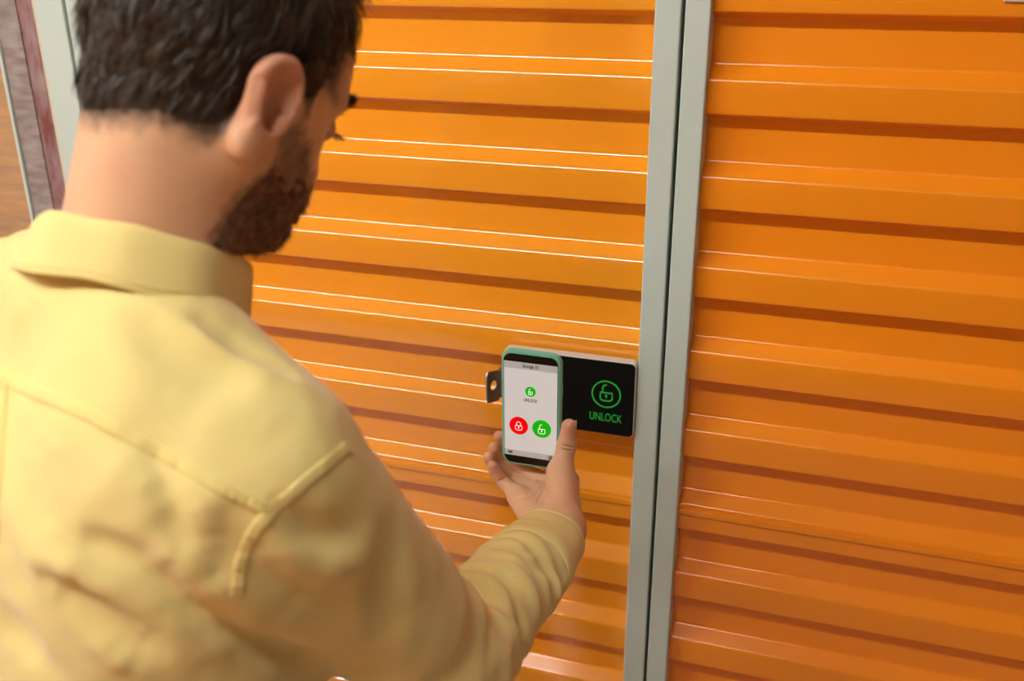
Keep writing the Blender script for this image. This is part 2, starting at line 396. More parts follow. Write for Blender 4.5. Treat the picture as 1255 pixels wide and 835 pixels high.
MB().box((-PW_/2-.0009, .0035, .046), (-PW_/2+.001, .0075, .053), .0006).obj('mute_switch', 'mint', phone)
MB().box((PW_/2-.001, .0035, .022), (PW_/2+.0009, .0075, .036), .0006).obj('power_button', 'mint', phone)

# ------------------------------------------------------------------ implicit-surface toolkit
def ell(p, c, r):
    q = p-np.asarray(c, np.float32); r = np.asarray(r, np.float32)
    k0 = np.sqrt(((q/r)**2).sum(-1)); k1 = np.sqrt(((q/(r*r))**2).sum(-1))
    return k0*(k0-1)/np.maximum(k1, 1e-6)
def cone(p, a, b, ra, rb):          # capsule with two radii
    a = np.asarray(a, np.float32); b = np.asarray(b, np.float32); ba = b-a
    h = np.clip(((p-a)@ba)/max(1e-12, ba@ba), 0, 1)
    return np.linalg.norm(p-a-h[..., None]*ba, axis=-1)-(ra+(rb-ra)*h)
def smin(a, b, k):
    h = np.maximum(k-np.abs(a-b), 0)/k; return np.minimum(a, b)-h*h*k*.25
def smax(a, b, k): return -smin(-a, -b, k)
def chain(p, pts, rs, k=.004):
    d = None
    for i in range(len(pts)-1):
        e = cone(p, pts[i], pts[i+1], rs[i], rs[i+1]); d = e if d is None else smin(d, e, k)
    return d
def sstep(x, a, b): t = np.clip((x-a)/(b-a), 0, 1); return t*t*(3-2*t)
def vnoise(p, s, seed=0):            # smooth value noise, about -1..1
    q = p*s+seed*17.3; i = np.floor(q).astype(np.int64); f = q-i; f = f*f*(3-2*f)
    def hsh(a):
        n = (a[..., 0]*73856093) ^ (a[..., 1]*19349663) ^ (a[..., 2]*83492791) ^ (seed*2654435)
        n = (n ^ (n >> 13))*1274126177; return ((n & 0xffff)/32767.5-1)
    r = 0
    for dx in (0, 1):
        for dy in (0, 1):
            for dz in (0, 1):
                wt = (f[..., 0] if dx else 1-f[..., 0])*(f[..., 1] if dy else 1-f[..., 1])*(f[..., 2] if dz else 1-f[..., 2])
                r = r+wt*hsh(i+np.array([dx, dy, dz]))
    return r
def surface(fn, lo, hi, h, B=8):
    """naive surface nets over a block-sparse grid; fn maps (N,3) to signed distance"""
    lo = np.array(lo, float); n = np.ceil((np.array(hi)-lo)/h/B).astype(int)*B+1
    nb = (n-1)//B
    c = np.stack(np.meshgrid(*[np.arange(k) for k in nb], indexing='ij'), -1).reshape(-1, 3)
    pc_ = (lo+(c+.5)*B*h).astype(np.float32); dc = fn(pc_)
    F = np.repeat(np.repeat(np.repeat(dc.reshape(nb), B, 0), B, 1), B, 2).astype(np.float32)
    F = np.pad(F, ((0, 1),)*3, mode='edge')
    near = c[np.abs(dc) < B*h*1.25]
    loc = np.stack(np.meshgrid(*[np.arange(B+1)]*3, indexing='ij'), -1).reshape(-1, 3)
    for s in range(0, len(near), 400):
        idx = (near[s:s+400, None, :]*B+loc[None]).reshape(-1, 3)
        F[idx[:, 0], idx[:, 1], idx[:, 2]] = fn((lo+idx*h).astype(np.float32))
    S = F < 0
    cnt = sum(S[a:n[0]-1+a, b:n[1]-1+b, d:n[2]-1+d].astype(np.int8) for a in (0, 1) for b in (0, 1) for d in (0, 1))
    cell = np.argwhere((cnt > 0) & (cnt < 8))
    acc = np.zeros((len(cell), 3)); num = np.zeros(len(cell))
    corners = [(a, b, d) for a in (0, 1) for b in (0, 1) for d in (0, 1)]
    for i in range(8):
        for j in range(i+1, 8):
            A, Bc = corners[i], corners[j]
            if sum(abs(A[k]-Bc[k]) for k in range(3)) != 1: continue
            fa = F[tuple((cell+A).T)]; fb = F[tuple((cell+Bc).T)]; m = (fa < 0) != (fb < 0)
            t = np.where(m, fa/np.where(m, fa-fb, 1), 0)[:, None]
            acc += np.where(m[:, None], np.array(A)+t*(np.array(Bc)-np.array(A)), 0); num += m
    V = lo+(cell+acc/num[:, None])*h
    ID = -np.ones(n, np.int64); ID[tuple(cell.T)] = np.arange(len(cell))
    Q = []
    for ax in range(3):
        e = np.zeros(3, int); e[ax] = 1; o1 = np.zeros(3, int); o2 = np.zeros(3, int); o1[(ax+1) % 3] = 1; o2[(ax+2) % 3] = 1
        sl0 = tuple(slice(0, n[k]-e[k]) for k in range(3)); sl1 = tuple(slice(e[k], n[k]) for k in range(3))
        for flip in (0, 1):
            m = (S[sl0] & ~S[sl1]) if not flip else (~S[sl0] & S[sl1])
            g = np.argwhere(m); g = g[(g[:, (ax+1) % 3] > 0) & (g[:, (ax+2) % 3] > 0)]
            q = np.stack([ID[tuple((g-o1-o2).T)], ID[tuple((g-o2).T)], ID[tuple(g.T)], ID[tuple((g-o1).T)]], 1)
            q = q[(q >= 0).all(1)]; Q.append(q[:, ::-1] if flip else q)
    return V, np.concatenate(Q)
def fast_mesh(name, V, Q, m, parent=None, attrs=None):
    me = bpy.data.meshes.new(name); nv, nq = len(V), len(Q); k = Q.shape[1]
    me.vertices.add(nv); me.vertices.foreach_set('co', np.ascontiguousarray(V, np.float32).ravel())
    me.loops.add(nq*k); me.loops.foreach_set('vertex_index', np.ascontiguousarray(Q, np.int32).ravel())
    me.polygons.add(nq); me.polygons.foreach_set('loop_start', np.arange(0, nq*k, k, dtype=np.int32))
    me.polygons.foreach_set('use_smooth', np.ones(nq, bool))
    me.update(calc_edges=True); me.validate(); me.materials.append(M[m])
    for an, arr in (attrs or {}).items():
        a = me.attributes.new(an, 'FLOAT', 'POINT'); a.data.foreach_set('value', np.ascontiguousarray(arr, np.float32))
    return link(bpy.data.objects.new(name, me), parent)
def trace(fn, px, py, t0=.3, t1=1.6):          # first hit of a pixel's ray with a field
    d = ray(px, py); t = t0
    for _ in range(400):
        v = float(fn((CAM+d*t)[None].astype(np.float32))[0])
        if v < .0004: return CAM+d*t
        t += max(.0008, v*.6)
        if t > t1: break
    return None
def grad(fn, p, h=.0015):
    g = np.stack([fn((p+np.eye(3, dtype=np.float32)[k]*h).astype(np.float32))-fn((p-np.eye(3, dtype=np.float32)[k]*h).astype(np.float32)) for k in range(3)], -1)
    return g/np.maximum(1e-9, np.linalg.norm(g, axis=-1, keepdims=True))
def catmull(pts, n=6):
    p = [np.asarray(q, float) for q in pts]; p = [2*p[0]-p[1]]+p+[2*p[-1]-p[-2]]; out = []
    for i in range(1, len(p)-2):
        for k in range(n):
            t = k/n; a, b, c, d = p[i-1:i+3]
            out.append(.5*(2*b+(c-a)*t+(2*a-5*b+4*c-d)*t*t+(3*b-a-3*c+d)*t**3))
    out.append(p[-2]); return out

# ------------------------------------------------------------------ person: frames and landmarks
def frame(az, pitch, roll=0):
    """azimuth right of the wall normal, pitch forward; columns = forward, left, up"""
    t = math.radians(az); F0 = np.array([math.sin(t), math.cos(t), 0]); L = np.array([-math.cos(t), math.sin(t), 0]); U0 = np.array([0, 0, 1.])
    a = math.radians(pitch); Fv = F0*math.cos(a)-U0*math.sin(a); U = U0*math.cos(a)+F0*math.sin(a)
    r = math.radians(roll); L2 = L*math.cos(r)+U*math.sin(r); U2 = U*math.cos(r)-L*math.sin(r)
    return np.stack([Fv, L2, U2], 1)
HB = frame(HEAD_AZ, HEAD_PITCH, HEAD_ROLL); HC = P(*HEAD_AT)
TB = frame(TORSO_AZ, TORSO_LEAN, TORSO_ROLL); NB = P(*NECK_AT)
def hp(f, l, u): return HC+HB@np.array([f, l, u])*.94        # head-local -> world
def tp(f, l, u): return NB+TB@np.array([f, l, u])
SH_R = P(*SHOULDER_AT); EL_R = P(*ELBOW_AT); WR_R = P(*WRIST_AT)
SH_L = tp(.0, .175, -.09); EL_L = tp(-.10, .26, -.34); WR_L = tp(.10, .20, -.50)

# ---- head field (in head-local coordinates)
HS = .94
def ear_field(q, s):
    # q head-local, s=+1 left / -1 right; ear frame: e forward, v up, w outwards
    o = np.array([-.010, s*.0775, -.020]); flare = math.radians(3); tilt = math.radians(-10)
    ef = np.array([math.cos(flare), s*math.sin(flare)*-1, 0]); wv = np.array([math.sin(flare), s*math.cos(flare), 0])
    uv = np.array([0, 0, 1.]); e2 = ef*math.cos(tilt)+uv*math.sin(tilt); v2 = uv*math.cos(tilt)-ef*math.sin(tilt)
    p = q-o; x = p@e2.astype(np.float32)+.010; z = p@v2.astype(np.float32); y = p@wv.astype(np.float32)-.006
    x, y, z = x/1.24, y/1.2, z/1.24
    pp = np.stack([x, y, z], -1)
    # outline: wide above, narrow lobe
    plate = smin(ell(pp, (0, 0, .010), (.0185, .0062, .0215)), ell(pp, (.003, -.001, -.016), (.0125, .0058, .0185)), .012)
    # helix rim
    d = plate
    ang = np.arctan2(z-.006, x-.001); rad = np.sqrt(((x-.001)/.0158)**2+((z-.006)/.0225)**2)
    rim = np.sqrt(((rad-1)*.018)**2+(y-.0045)**2)-.0036
    rim = smax(rim, np.where((ang > -2.3) & (ang < 2.9), -.001, .002)*1+0*rim, .002)
    rim = np.where((ang < -1.9) | (ang > 3.2), rim+.004, rim)
    d = smin(d, rim, .004)
    # scapha and concha hollows
    rad2 = np.sqrt(((x-.002)/.0118)**2+((z-.008)/.0165)**2)
    ah = np.sqrt(((rad2-1)*.013)**2+(y-.004)**2)-.0028
    ah = np.where((ang > -.3) & (ang < 1.2), ah+.004, ah)
    d = smax(d, -ell(pp, (.003, .0085, .011), (.0125, .0082, .0155)), .003)
    d = smin(d, ah, .003)
    d = smax(d, -ell(pp, (.0070, .0065, -.003), (.0092, .0125, .0112)), .0035)
    tragus = ell(pp, (.0145, .002, -.005), (.0045, .005, .0065)); d = smin(d, tragus, .004)
    lobe = ell(pp, (.0035, .001, -.027), (.0095, .0055, .0095)); d = smin(d, lobe, .006)
    return d*1.2
def head_l(q):
    y = np.abs(q[:, 1]); m = np.stack([q[:, 0], y, q[:, 2]], -1)
    d = ell(q, (-.014, 0, .042), (.099, .0765, .084))
    d = smin(d, ell(q, (-.045, 0, .018), (.066, .064, .060)), .03)              # occiput
    d = smin(d, ell(q, (.040, 0, .030), (.053, .059, .058)), .03)               # forehead
    d = smin(d, ell(q, (.036, 0, -.045), (.052, .051, .068)), .035)             # face
    d = smin(d, cone(m, (-.004, .056, -.055), (.056, .018, -.098), .017, .017), .03)   # jaw bone
    d = smin(d, cone(m, (-.002, .060, -.01), (-.004, .057, -.055), .014, .015), .03)   # ramus
    d = smin(d, ell(q, (.076, 0, -.100), (.018, .022, .017)), .02)              # chin
    d = smin(d, cone(m, (.052, .047, -.022), (.010, .066, -.010), .013, .009), .02)    # cheekbone
    d = smin(d, cone(m, (.088, .010, .018), (.070, .046, .020), .0095, .008), .014)    # brow ridge
    d = smax(d, -ell(m, (.096, .032, -.004), (.017, .018, .012)), .012)         # eye socket
    d = smin(d, ell(m, (.0765, .032, -.003), (.0125, .0135, .0115)), .003)      # eyeball and lids
    d = smin(d, cone(q, (.086, 0, .006), (.105, 0, -.036), .0075, .0090), .012) # nose
    d = smin(d, ell(m, (.096, .0105, -.041), (.011, .008, .008)), .006)
    d = smin(d, ell(q, (.086, 0, -.066), (.013, .024, .006)), .008)             # lips
    d = smin(d, ell(q, (.085, 0, -.077), (.012, .020, .0055)), .006)
    d = smin(d, ell(m, (.060, .030, -.055), (.026, .020, .028)), .02)           # cheek
    for s in (-1, 1): d = smin(d, ear_field(q, s), .003)
    return d
NK0 = tp(.0, 0, -.06); NK1 = tp(.012, 0, .0)
def tohead(p): return ((p-HC.astype(np.float32))@HB.astype(np.float32))/HS
NAPE = hp(-.036, 0, -.055); THR = hp(-.030, 0, -.072)
def neck(p):
    d = cone(p, NK0, NAPE, .064, .058)
    d = smin(d, cone(p, tp(.03, 0, -.05), THR, .045, .034), .03)
    d = smin(d, cone(p, tp(.03, -.035, -.05), hp(-.030, -.044, -.050), .022, .013), .03)   # neck muscle
    d = smin(d, cone(p, tp(.03, .035, -.05), hp(-.030, .044, -.050), .022, .013), .03)
    return d
def trunk(p, grow=0):
    t = (p-NB.astype(np.float32))@TB.astype(np.float32)
    d = ell(t, (.000, 0, -.235), (.112, .172, .200))
    d = smin(d, ell(t, (-.030, -.075, -.15), (.072, .085, .125)), .05)         # shoulder blades
    d = smin(d, ell(t, (-.030, .075, -.15), (.072, .085, .125)), .05)
    d = smin(d, ell(t, (.010, 0, -.45), (.108, .150, .20)), .08)
    d = smin(d, ell(t, (-.01, 0, -.60), (.115, .165, .12)), .06)
    d = smin(d, cone(p, tp(-.012, -.03, -.030), SH_R+TB@np.array([0, .035, .022]), .044, .046), .04)
    d = smin(d, cone(p, tp(-.012, .03, -.012), SH_L+TB@np.array([0, -.035, .030]), .048, .046), .04)
    return d
def arm_r(p, r=(.060, .048, .043, .031), k=.05):
    d = cone(p, SH_R, EL_R, r[0], r[1]); return smin(d, cone(p, EL_R, WR_R, r[2], r[3]), .02)
def arm_l(p, r=(.060, .048, .043, .031)):
    d = cone(p, SH_L, EL_L, r[0], r[1]); return smin(d, cone(p, EL_L, WR_L, r[2], r[3]), .02)
def head_neck(p): return smin(head_l(tohead(p))*HS, neck(p), .022)
HIP = {s: tp(-.01, s*.09, -.64) for s in (-1, 1)}
def foot_at(s):
    q = HIP[s].copy(); q[2] = .09; return q+np.array([.02, .03 if s > 0 else .0, 0])
def legs(p, g=0):
    d = None
    for s in (-1, 1):
        A = HIP[s]; Fo = foot_at(s); K = (A+Fo)/2+TB[:, 0]*.02
        e = smin(cone(p, A, K, .083+g, .058+g), cone(p, K, Fo, .058+g, .042+g*1.4), .03); d = e if d is None else smin(d, e, .03)
    return d
def inner_body(p):
    d = smin(trunk(p), arm_r(p), .05); d = smin(d, arm_l(p), .05); d = smin(d, legs(p), .05)
    return smin(d, neck(p), .05)+.012

# ---- hand (right), joints from pixels on planes beside the phone
WRF = WR_R
fing = {
 'index':  [PHP(697, 589, HC_['im']), PHP(668, 566, -.022), PHP(630, 548, -.0205), PHP(612, 535, -.0105)],
 'middle': [PHP(683, 596, HC_['mm']), PHP(645, 578, -.021), PHP(616, 560, -.0205), PHP(606, 549.5, -.008)],
 'ring':   [PHP(659, 602, HC_['rm']), PHP(627, 588, -.012), PHP(606, 571, -.010), PHP(599, 561, -.0015)],
 'little': [PHP(636, 608, HC_['lm']), PHP(618, 592, .006), PHP(607, 577, .006), PHP(604, 572, .008)],
}
frad = {'index': (.0105, .0090, .0082, .0072), 'middle': (.0108, .0092, .0084, .0074), 'ring': (.0102, .0088, .0080, .0072), 'little': (.0096, .0084, .0078, .0072)}
TH = [PHP(690, 622, .062), PHP(687, 580, .026), PHP(694, 547, .011), PHP(697.5, 523, .0085)]
TR_ = (.0175, .0128, .0110, .0092)
FA = (EL_R-WR_R)/np.linalg.norm(EL_R-WR_R)
CREASES = []
def hand(p):
    F_ = None
    for k in fing:
        e = chain(p, fing[k], frad[k], .003); F_ = e if F_ is None else smin(F_, e, .0015)
    side = (fing['index'][0]-fing['little'][0]); side /= np.linalg.norm(side)
    pal = None
    for k, off, ra in (('index', .011, .0150), ('middle', .005, .0165), ('ring', -.005, .0165), ('little', -.014, .0160)):
        e = cone(p, WRF+side*off, fing[k][0], ra, frad[k][0]+.0022); pal = e if pal is None else smin(pal, e, .012)
    pal = smin(pal, cone(p, WRF-side*.014, fing['little'][0]-side*.002, .016, .011), .012)
    d = smin(F_, pal, .006)
    th = chain(p, TH, TR_, .005)
    th = smin(th, cone(p, WRF+side*.007, TH[1], .018, .015), .012)
    # web of the thumb
    web = cone(p, (TH[1]+TH[0])/2, fing['index'][0]*.75+fing['middle'][0]*.25, .012, .010)
    d = smin(d, smin(th, web, .012), .007)
    for a_, b_, r_ in CREASES:
        d = smax(d, -cone(p, a_, b_, r_, r_*.8), .0022)
    fore = cone(p, WRF, WRF+FA*.11, .0265, .034)
    d = smin(d, fore, .02)
    return d

# creases of the palm, the thumb and the finger joints, laid on the skin
_cr = [[(690, 546), (703, 549)], [(689, 551), (702, 553)], [(634, 611), (645, 606), (655, 596), (662, 588)], [(631, 625), (640, 616), (655, 608), (664, 596)],
       [(657, 628), (660, 612), (666, 600)], [(611, 590), (619, 586)], [(622, 603), (633, 598)], [(627, 583), (633, 577)], [(655, 629), (668, 624), (680, 624)]]
_cp = []
for pl in _cr:
    w_ = []
    for q in pl:
        h_ = trace(hand, q[0], q[1], .9, 1.4)
        if h_ is not None: w_.append(h_)
    for i in range(len(w_)-1): _cp.append((w_[i], w_[i+1], .0011))
CREASES += _cp

# ---- meshes of the body
headV, headQ = surface(head_neck, HC-np.array([.16, .16, .30]), HC+np.array([.16, .16, .17]), .0026)
handV, handQ = surface(hand, np.minimum.reduce([*sum(fing.values(), []), *TH, WRF+FA*.12])-.05, np.maximum.reduce([*sum(fing.values(), []), *TH, WRF+FA*.12])+.05, .0013)
inV, inQ = surface(inner_body, (-1.0, -1.05, .05), (-.02, -.1, 1.56), .012)
def stub_weights(V):
    q = tohead(V.astype(np.float32)); return q
HL = head_neck
def hairline(q):
    """>0 inside the hair region, metres from the edge; q head-local"""
    x, y, z = q[:, 0], np.abs(q[:, 1]), q[:, 2]
    nape = z+.068-.25*np.maximum(0, -x-.02)*0+.020*np.cos(np.clip(y/.06, 0, 1)*math.pi)*.35
    front = (.072+.10*np.minimum(0, (.055-z))*.9)-x-.9*np.maximum(0, y-.045)
    # temple / sideburn: in front of the ear hair reaches down to z=-.03 only within a narrow band
    behind = np.minimum(z+.068, 9)
    side_low = np.where(x > -.012, z-.018+np.where((x > .004) & (x < .034), .040-1.2*np.abs(x-.017), 0), z+.068+np.where(y > .05, -(x+.030)*0.6, 0))
    side_low = np.where((x <= -.012) & (y > .045), z+.060-np.clip((x+.040)/.028, 0, 1)*.060, side_low)
    low = np.where(y > .045, side_low, nape)
    return np.minimum(low, front)
def beardline(q):
    x, y, z = q[:, 0], np.abs(q[:, 1]), q[:, 2]
    # cheek line falls from the sideburn to the mouth corner
    upper = -(z+.012+.55*np.maximum(0, x-.016))
    back = x+.000+.2*np.clip(-(z+.078), 0, .05)
    under = z+.135
    mouth = np.sqrt(((x-.094)/.5)**2+((z+.0715)*1.6)**2+(y*.55)**2)-.013
    moust = np.minimum(np.minimum(-(z+.049), z+.066), .030-y)
    a = np.minimum(np.minimum(upper, back), under)
    cheek_cut = np.where((z > -.060) & (y < .036), -.01, 1)
    a = np.minimum(a, cheek_cut); a = np.maximum(a, np.where(x > .07, moust, -1))
    return np.minimum(a, mouth)
qh = tohead(headV.astype(np.float32))
hl = hairline(qh); bl = beardline(qh)
nz = vnoise(headV, 260, 3)*.5+vnoise(headV, 120, 5)*.5
stub = np.clip(sstep(hl+nz*.006, -.012, .010)*.9, 0, .9)
stub = np.maximum(stub, np.clip(sstep(bl+nz*.009, -.008, .010)*.85*(.75+.25*nz), 0, .85))
ex = np.abs(qh[:, 1])
ear_w = sstep(ex, .074, .084)*sstep(qh[:, 2], -.05, -.03)*sstep(-qh[:, 2], -.04, -.02)
stub = stub*(1-sstep(ex, .073, .079))
blush = .35*ear_w+.10*sstep(qh[:, 0], .05, .09)
hb_ = np.full(len(handV), 0.0)
tips = np.min([np.linalg.norm(handV-fing[k][3], axis=1) for k in fing]+[np.linalg.norm(handV-TH[3], axis=1)*1.6], 0)
hb_ = 0.30*(1-sstep(tips, .006, .03))+.12*(vnoise(handV, 90, 2)*.5+.5)
AV = np.concatenate([headV, handV, inV]); AQ = np.concatenate([headQ, handQ+len(headV), inQ+len(headV)+len(handV)])
person = fast_mesh('person', AV, AQ, 'skin', None, {'stubble': np.concatenate([stub, np.zeros(len(handV)+len(inV))]),
                   'blush': np.concatenate([blush, hb_, np.zeros(len(inV))])})
tag(person, 'bearded person in yellow shirt holding a phone up to the lock panel', 'person')

# ---- hair and beard: tapered volume plus loose strands
def hair_f(p):
    q = tohead(p); hlv = hairline(q)
    top = sstep(q[:, 2], .02, .10)
    t = -.0015+sstep(hlv, 0, .030)*(.0075+.010*top)
    cl = vnoise(q*np.array([1, 1, .35], np.float32), 95, 1)*.55+vnoise(q*np.array([1, 1, .4], np.float32), 210, 4)*.45
    t = t+sstep(hlv, .004, .03)*(.0030+.003*top)*cl
    cr = ell(q, (-.014, 0, .042), (.099, .0765, .084)); cr = smin(cr, ell(q, (-.045, 0, .018), (.066, .064, .060)), .03); cr = smin(cr, ell(q, (.040, 0, .030), (.053, .059, .058)), .03)
    nk = neck(p)
    return np.maximum(smin(cr, nk, .022)-t, -(hlv+.004)*.7)
hV, hQ = surface(hair_f, HC-np.array([.15, .15, .14]), HC+np.array([.15, .15, .16]), .0022)
hair = fast_mesh('hair', hV, hQ, 'hair', person)
def beard_f(p):
    q = tohead(p); b = beardline(q)
    low = sstep(-(q[:, 2]+.038)+.006*vnoise(p, 120, 9), .0, .045)
    t = -.0030+low*.0022+low*sstep(b, 0, .020)*.0042+sstep(b, .0, .02)*.0022*vnoise(p, 330, 6)+.0012*vnoise(p, 160, 8)*sstep(b, 0, .01)
    return np.maximum(head_neck(p)-t, -(b+.003)*.6)
bV, bQ = surface(beard_f, HC-np.array([.15, .15, .17]), HC+np.array([.15, .15, .02]), .0019)
beard = fast_mesh('beard', bV, bQ, 'beard', person)
def strands(name, fn, pos, dirs, lens, width, m, parent):
    n = len(pos); N_ = grad(fn, pos.astype(np.float32)); side = np.cross(dirs, rng.normal(size=(n, 3))); side /= np.linalg.norm(side, axis=1)[:, None]
    mid = pos+dirs*lens[:, None]*.5+N_*lens[:, None]*.06; end = pos+dirs*lens[:, None]-N_*lens[:, None]*.05
    wv = side*width[:, None]/2
    V = np.stack([pos-wv, pos+wv, mid+wv*.8, mid-wv*.8, end+wv*.15, end-wv*.15], 1).reshape(-1, 3)
    b = np.arange(n)[:, None]*6
    Q = np.concatenate([b+np.array([[0, 1, 2, 3]]), b+np.array([[3, 2, 4, 5]])])
    o = fast_mesh(name, V, Q, m, parent); o['kind'] = 'stuff'; return o
def comb(V, fn, mode):
    q = tohead(V.astype(np.float32)); N_ = grad(fn, V.astype(np.float32))
    up = sstep(q[:, 2], .05, .11)[:, None]
    if mode == 'hair':
        d = (1-up)*(HB@np.array([-.35, 0, -1.]))+up*(HB@np.array([1., .15, -.1]))
        d = d+.35*np.stack([vnoise(V, 60, s) for s in (11, 12, 13)], 1)+.22*rng.normal(size=V.shape)
    else:
        d = np.tile(HB@np.array([.25, 0, -1.]), (len(V), 1))+.45*rng.normal(size=V.shape)
    d = d-N_*(d*N_).sum(1)[:, None]; d /= np.linalg.norm(d, axis=1)[:, None]
    return d, N_, q
sel = rng.choice(len(hV), 26000); ps = hV[sel]+rng.normal(size=(len(sel), 3))*.001
d_, N_, q_ = comb(ps, hair_f, 'hair'); hv = hairline(q_); ok = hv > -.002
ps, d_, N_, q_, hv = ps[ok], d_[ok], N_[ok], q_[ok], hv[ok]
up_ = sstep(q_[:, 2], .03, .11)
lift = (.10+.25*up_+.12*rng.random(len(ps)))[:, None]; d2 = d_+N_*lift; d2 /= np.linalg.norm(d2, axis=1)[:, None]
strands('hair_strands', hair_f, ps-N_*.001, d2, (.004+.014*sstep(hv, 0, .04)+.016*up_)*(.6+.8*rng.random(len(ps))), np.full(len(ps), .0007), 'strand', hair)
sel = rng.choice(len(bV), 9000); ps = bV[sel]
d_, N_, q_ = comb(ps, beard_f, 'beard'); bv = beardline(q_); ok = (bv > -.001) & (beard_f(ps.astype(np.float32)) > -.01) & (q_[:, 2] < -.020-.035*rng.random(len(ps))); ps, d_, N_ = ps[ok], d_[ok], N_[ok]
d2 = d_+N_*(.5+.4*rng.random(len(ps)))[:, None]; d2 /= np.linalg.norm(d2, axis=1)[:, None]
strands('beard_strands', beard_f, ps-N_*.0008, d2, .0035+.004*rng.random(len(ps)), np.full(len(ps), .00045), 'beard', beard)
# eyebrows and lashes
for s in (-1, 1):
    n = 420; t = rng.random(n); y = s*(.012+.040*t); z = .020+.006*np.sin(t*2.4)+rng.normal(size=n)*.0022
    base = np.array([hp(.096-.022*max(0, tt-.35)**1.1*1.5, yy, zz) for tt, yy, zz in zip(t, y, z)])
    g = head_neck(base.astype(np.float32)); Nn = grad(head_neck, base.astype(np.float32)); base = base-Nn*g[:, None]
    d = np.tile(HB@np.array([.1, s*1., .25]), (n, 1))+.25*rng.normal(size=(n, 3))+Nn*.3; d /= np.linalg.norm(d, axis=1)[:, None]
    strands('eyebrow', head_neck, base, d, .006+.004*rng.random(n), np.full(n, .0006), 'hair', person)
    n = 70; t = rng.random(n); base = np.array([hp(.0872-.004*abs(tt-.4), s*(.022+.022*tt), -.0035) for tt in t])
    d = np.array([HB@np.array([1., s*(tt-.35)*1.1, -.35]) for tt in t])+.08*rng.normal(size=(n, 3)); d /= np.linalg.norm(d, axis=1)[:, None]
    strands('eyelashes', head_neck, base, d, .009+.002*rng.random(n), np.full(n, .0005), 'hair', person)

# ---- fingernail of the thumb (the only nail turned to view) 
def nail(c, axis, out, w_, l_, name='thumbnail'):
    axis = axis/np.linalg.norm(axis); out = out-axis*out.dot(axis); out /= np.linalg.norm(out); sd = np.cross(axis, out)
    V = []; F = []; nu, nv = 8, 8
    for i in range(nu):
        for j in range(nv):
            u = i/(nu-1)*2-1; v = j/(nv-1)*2-1
            wu = w_*(1-.18*max(0, v)**3-.10*max(0, -v)**3); lv = l_*(v*(1-.12*u*u))
            a = u*.95
            V.append(c+axis*lv+sd*wu*math.sin(a)/math.sin(.95)+out*(wu*(math.cos(a)-1)*.9))
    for i in range(nu-1):
        for j in range(nv-1): F.append((i*nv+j, (i+1)*nv+j, (i+1)*nv+j+1, i*nv+j+1))
    o = len(V); V += [v-out*.0012 for v in V]; F += [tuple(reversed([k+o for k in f])) for f in F]
    rim = [i*nv for i in range(nu)]+[(nu-1)*nv+j for j in range(1, nv)]+[i*nv+nv-1 for i in range(nu-2, -1, -1)]+[j for j in range(nv-2, 0, -1)]
    for k in range(len(rim)): a, b = rim[k], rim[(k+1) % len(rim)]; F.append((b, a, a+o, b+o))
    return mesh_obj(name, V, F, 'nail', person, True)
tax = TH[3]-TH[2]; outv = RC@np.array(NAIL_OUT)
cN = TH[3]+outv/np.linalg.norm(outv)*.0088-tax/np.linalg.norm(tax)*.0005
nail(cN, tax, outv, .0062, .0070)

# ------------------------------------------------------------------ shirt
def sleeve(p, A, B_, C_, r, folds=True):
    A, B_, C_ = (np.asarray(x, np.float32) for x in (A, B_, C_))
    d1 = cone(p, A, B_, r[0], r[1]); d2 = cone(p, B_, C_, r[2], r[3])
    if folds:
        ba = B_-A; h = ((p-A)@ba)/(ba@ba); c = p-A-np.clip(h, 0, 1)[:, None]*ba
        ca = C_-B_; h2 = ((p-B_)@ca)/(ca@ca); c2 = p-B_-np.clip(h2, 0, 1)[:, None]*ca
        inn = (A+C_)/2-B_; inn = inn/np.linalg.norm(inn)
        c2n = c2/np.maximum(1e-6, np.linalg.norm(c2, axis=1))[:, None]
        ci = (c2n@inn.astype(np.float32))
        nz_ = vnoise(p, 14, 21); nz2 = vnoise(p, 30, 22)
        env = np.exp(-((h2-.16)/.20)**2)
        d2 = d2-env*(.0052+.0026*ci)*np.sin(2*math.pi*(h2*6.0+.40*nz_+.30*ci))
        env2 = np.exp(-((h2-.74)/.12)**2)
        d2 = d2-env2*.0042*np.sin(2*math.pi*(h2*8.0+.5*nz_-.4*ci))
        env3 = np.exp(-((h-.85)/.22)**2)
        d1 = d1-env3*.0030*np.sin(2*math.pi*(h*3.6+.5*nz_+.25*ci))
        d1 = d1-.0022*nz_-.0012*nz2; d2 = d2-.0014*nz2
    return smin(d1, d2, .018)
SL_END = WR_R+FA*.060
def shirt0(p):
    t = (p-NB.astype(np.float32))@TB.astype(np.float32)
    d = trunk(p)-.013
    d = smin(d, ell(t, (.0, 0, -.56), (.135, .185, .20)), .10)
    d = d-.0035*vnoise(p*np.array([1, 1, .6], np.float32), 9, 31)*sstep(-t[:, 2], .12, .3)
    d = smin(d, sleeve(p, SH_R, EL_R, SL_END, SLEEVE_R), .035)
    d = smin(d, sleeve(p, SH_L, EL_L, WR_L, SLEEVE_R, False), .05)
    return d
def vtrace(fn, pix, t0=.35, t1=1.5):
    d = np.array([ray(*q) for q in pix]); t = np.full(len(d), t0); done = np.zeros(len(d), bool)
    for _ in range(220):
        v = fn((CAM+d*t[:, None]).astype(np.float32)); done |= v < .0005; 
        t = np.where(done | (t > t1), t, t+np.maximum(.0006, v*.6))
    return (CAM+d*t[:, None]), done
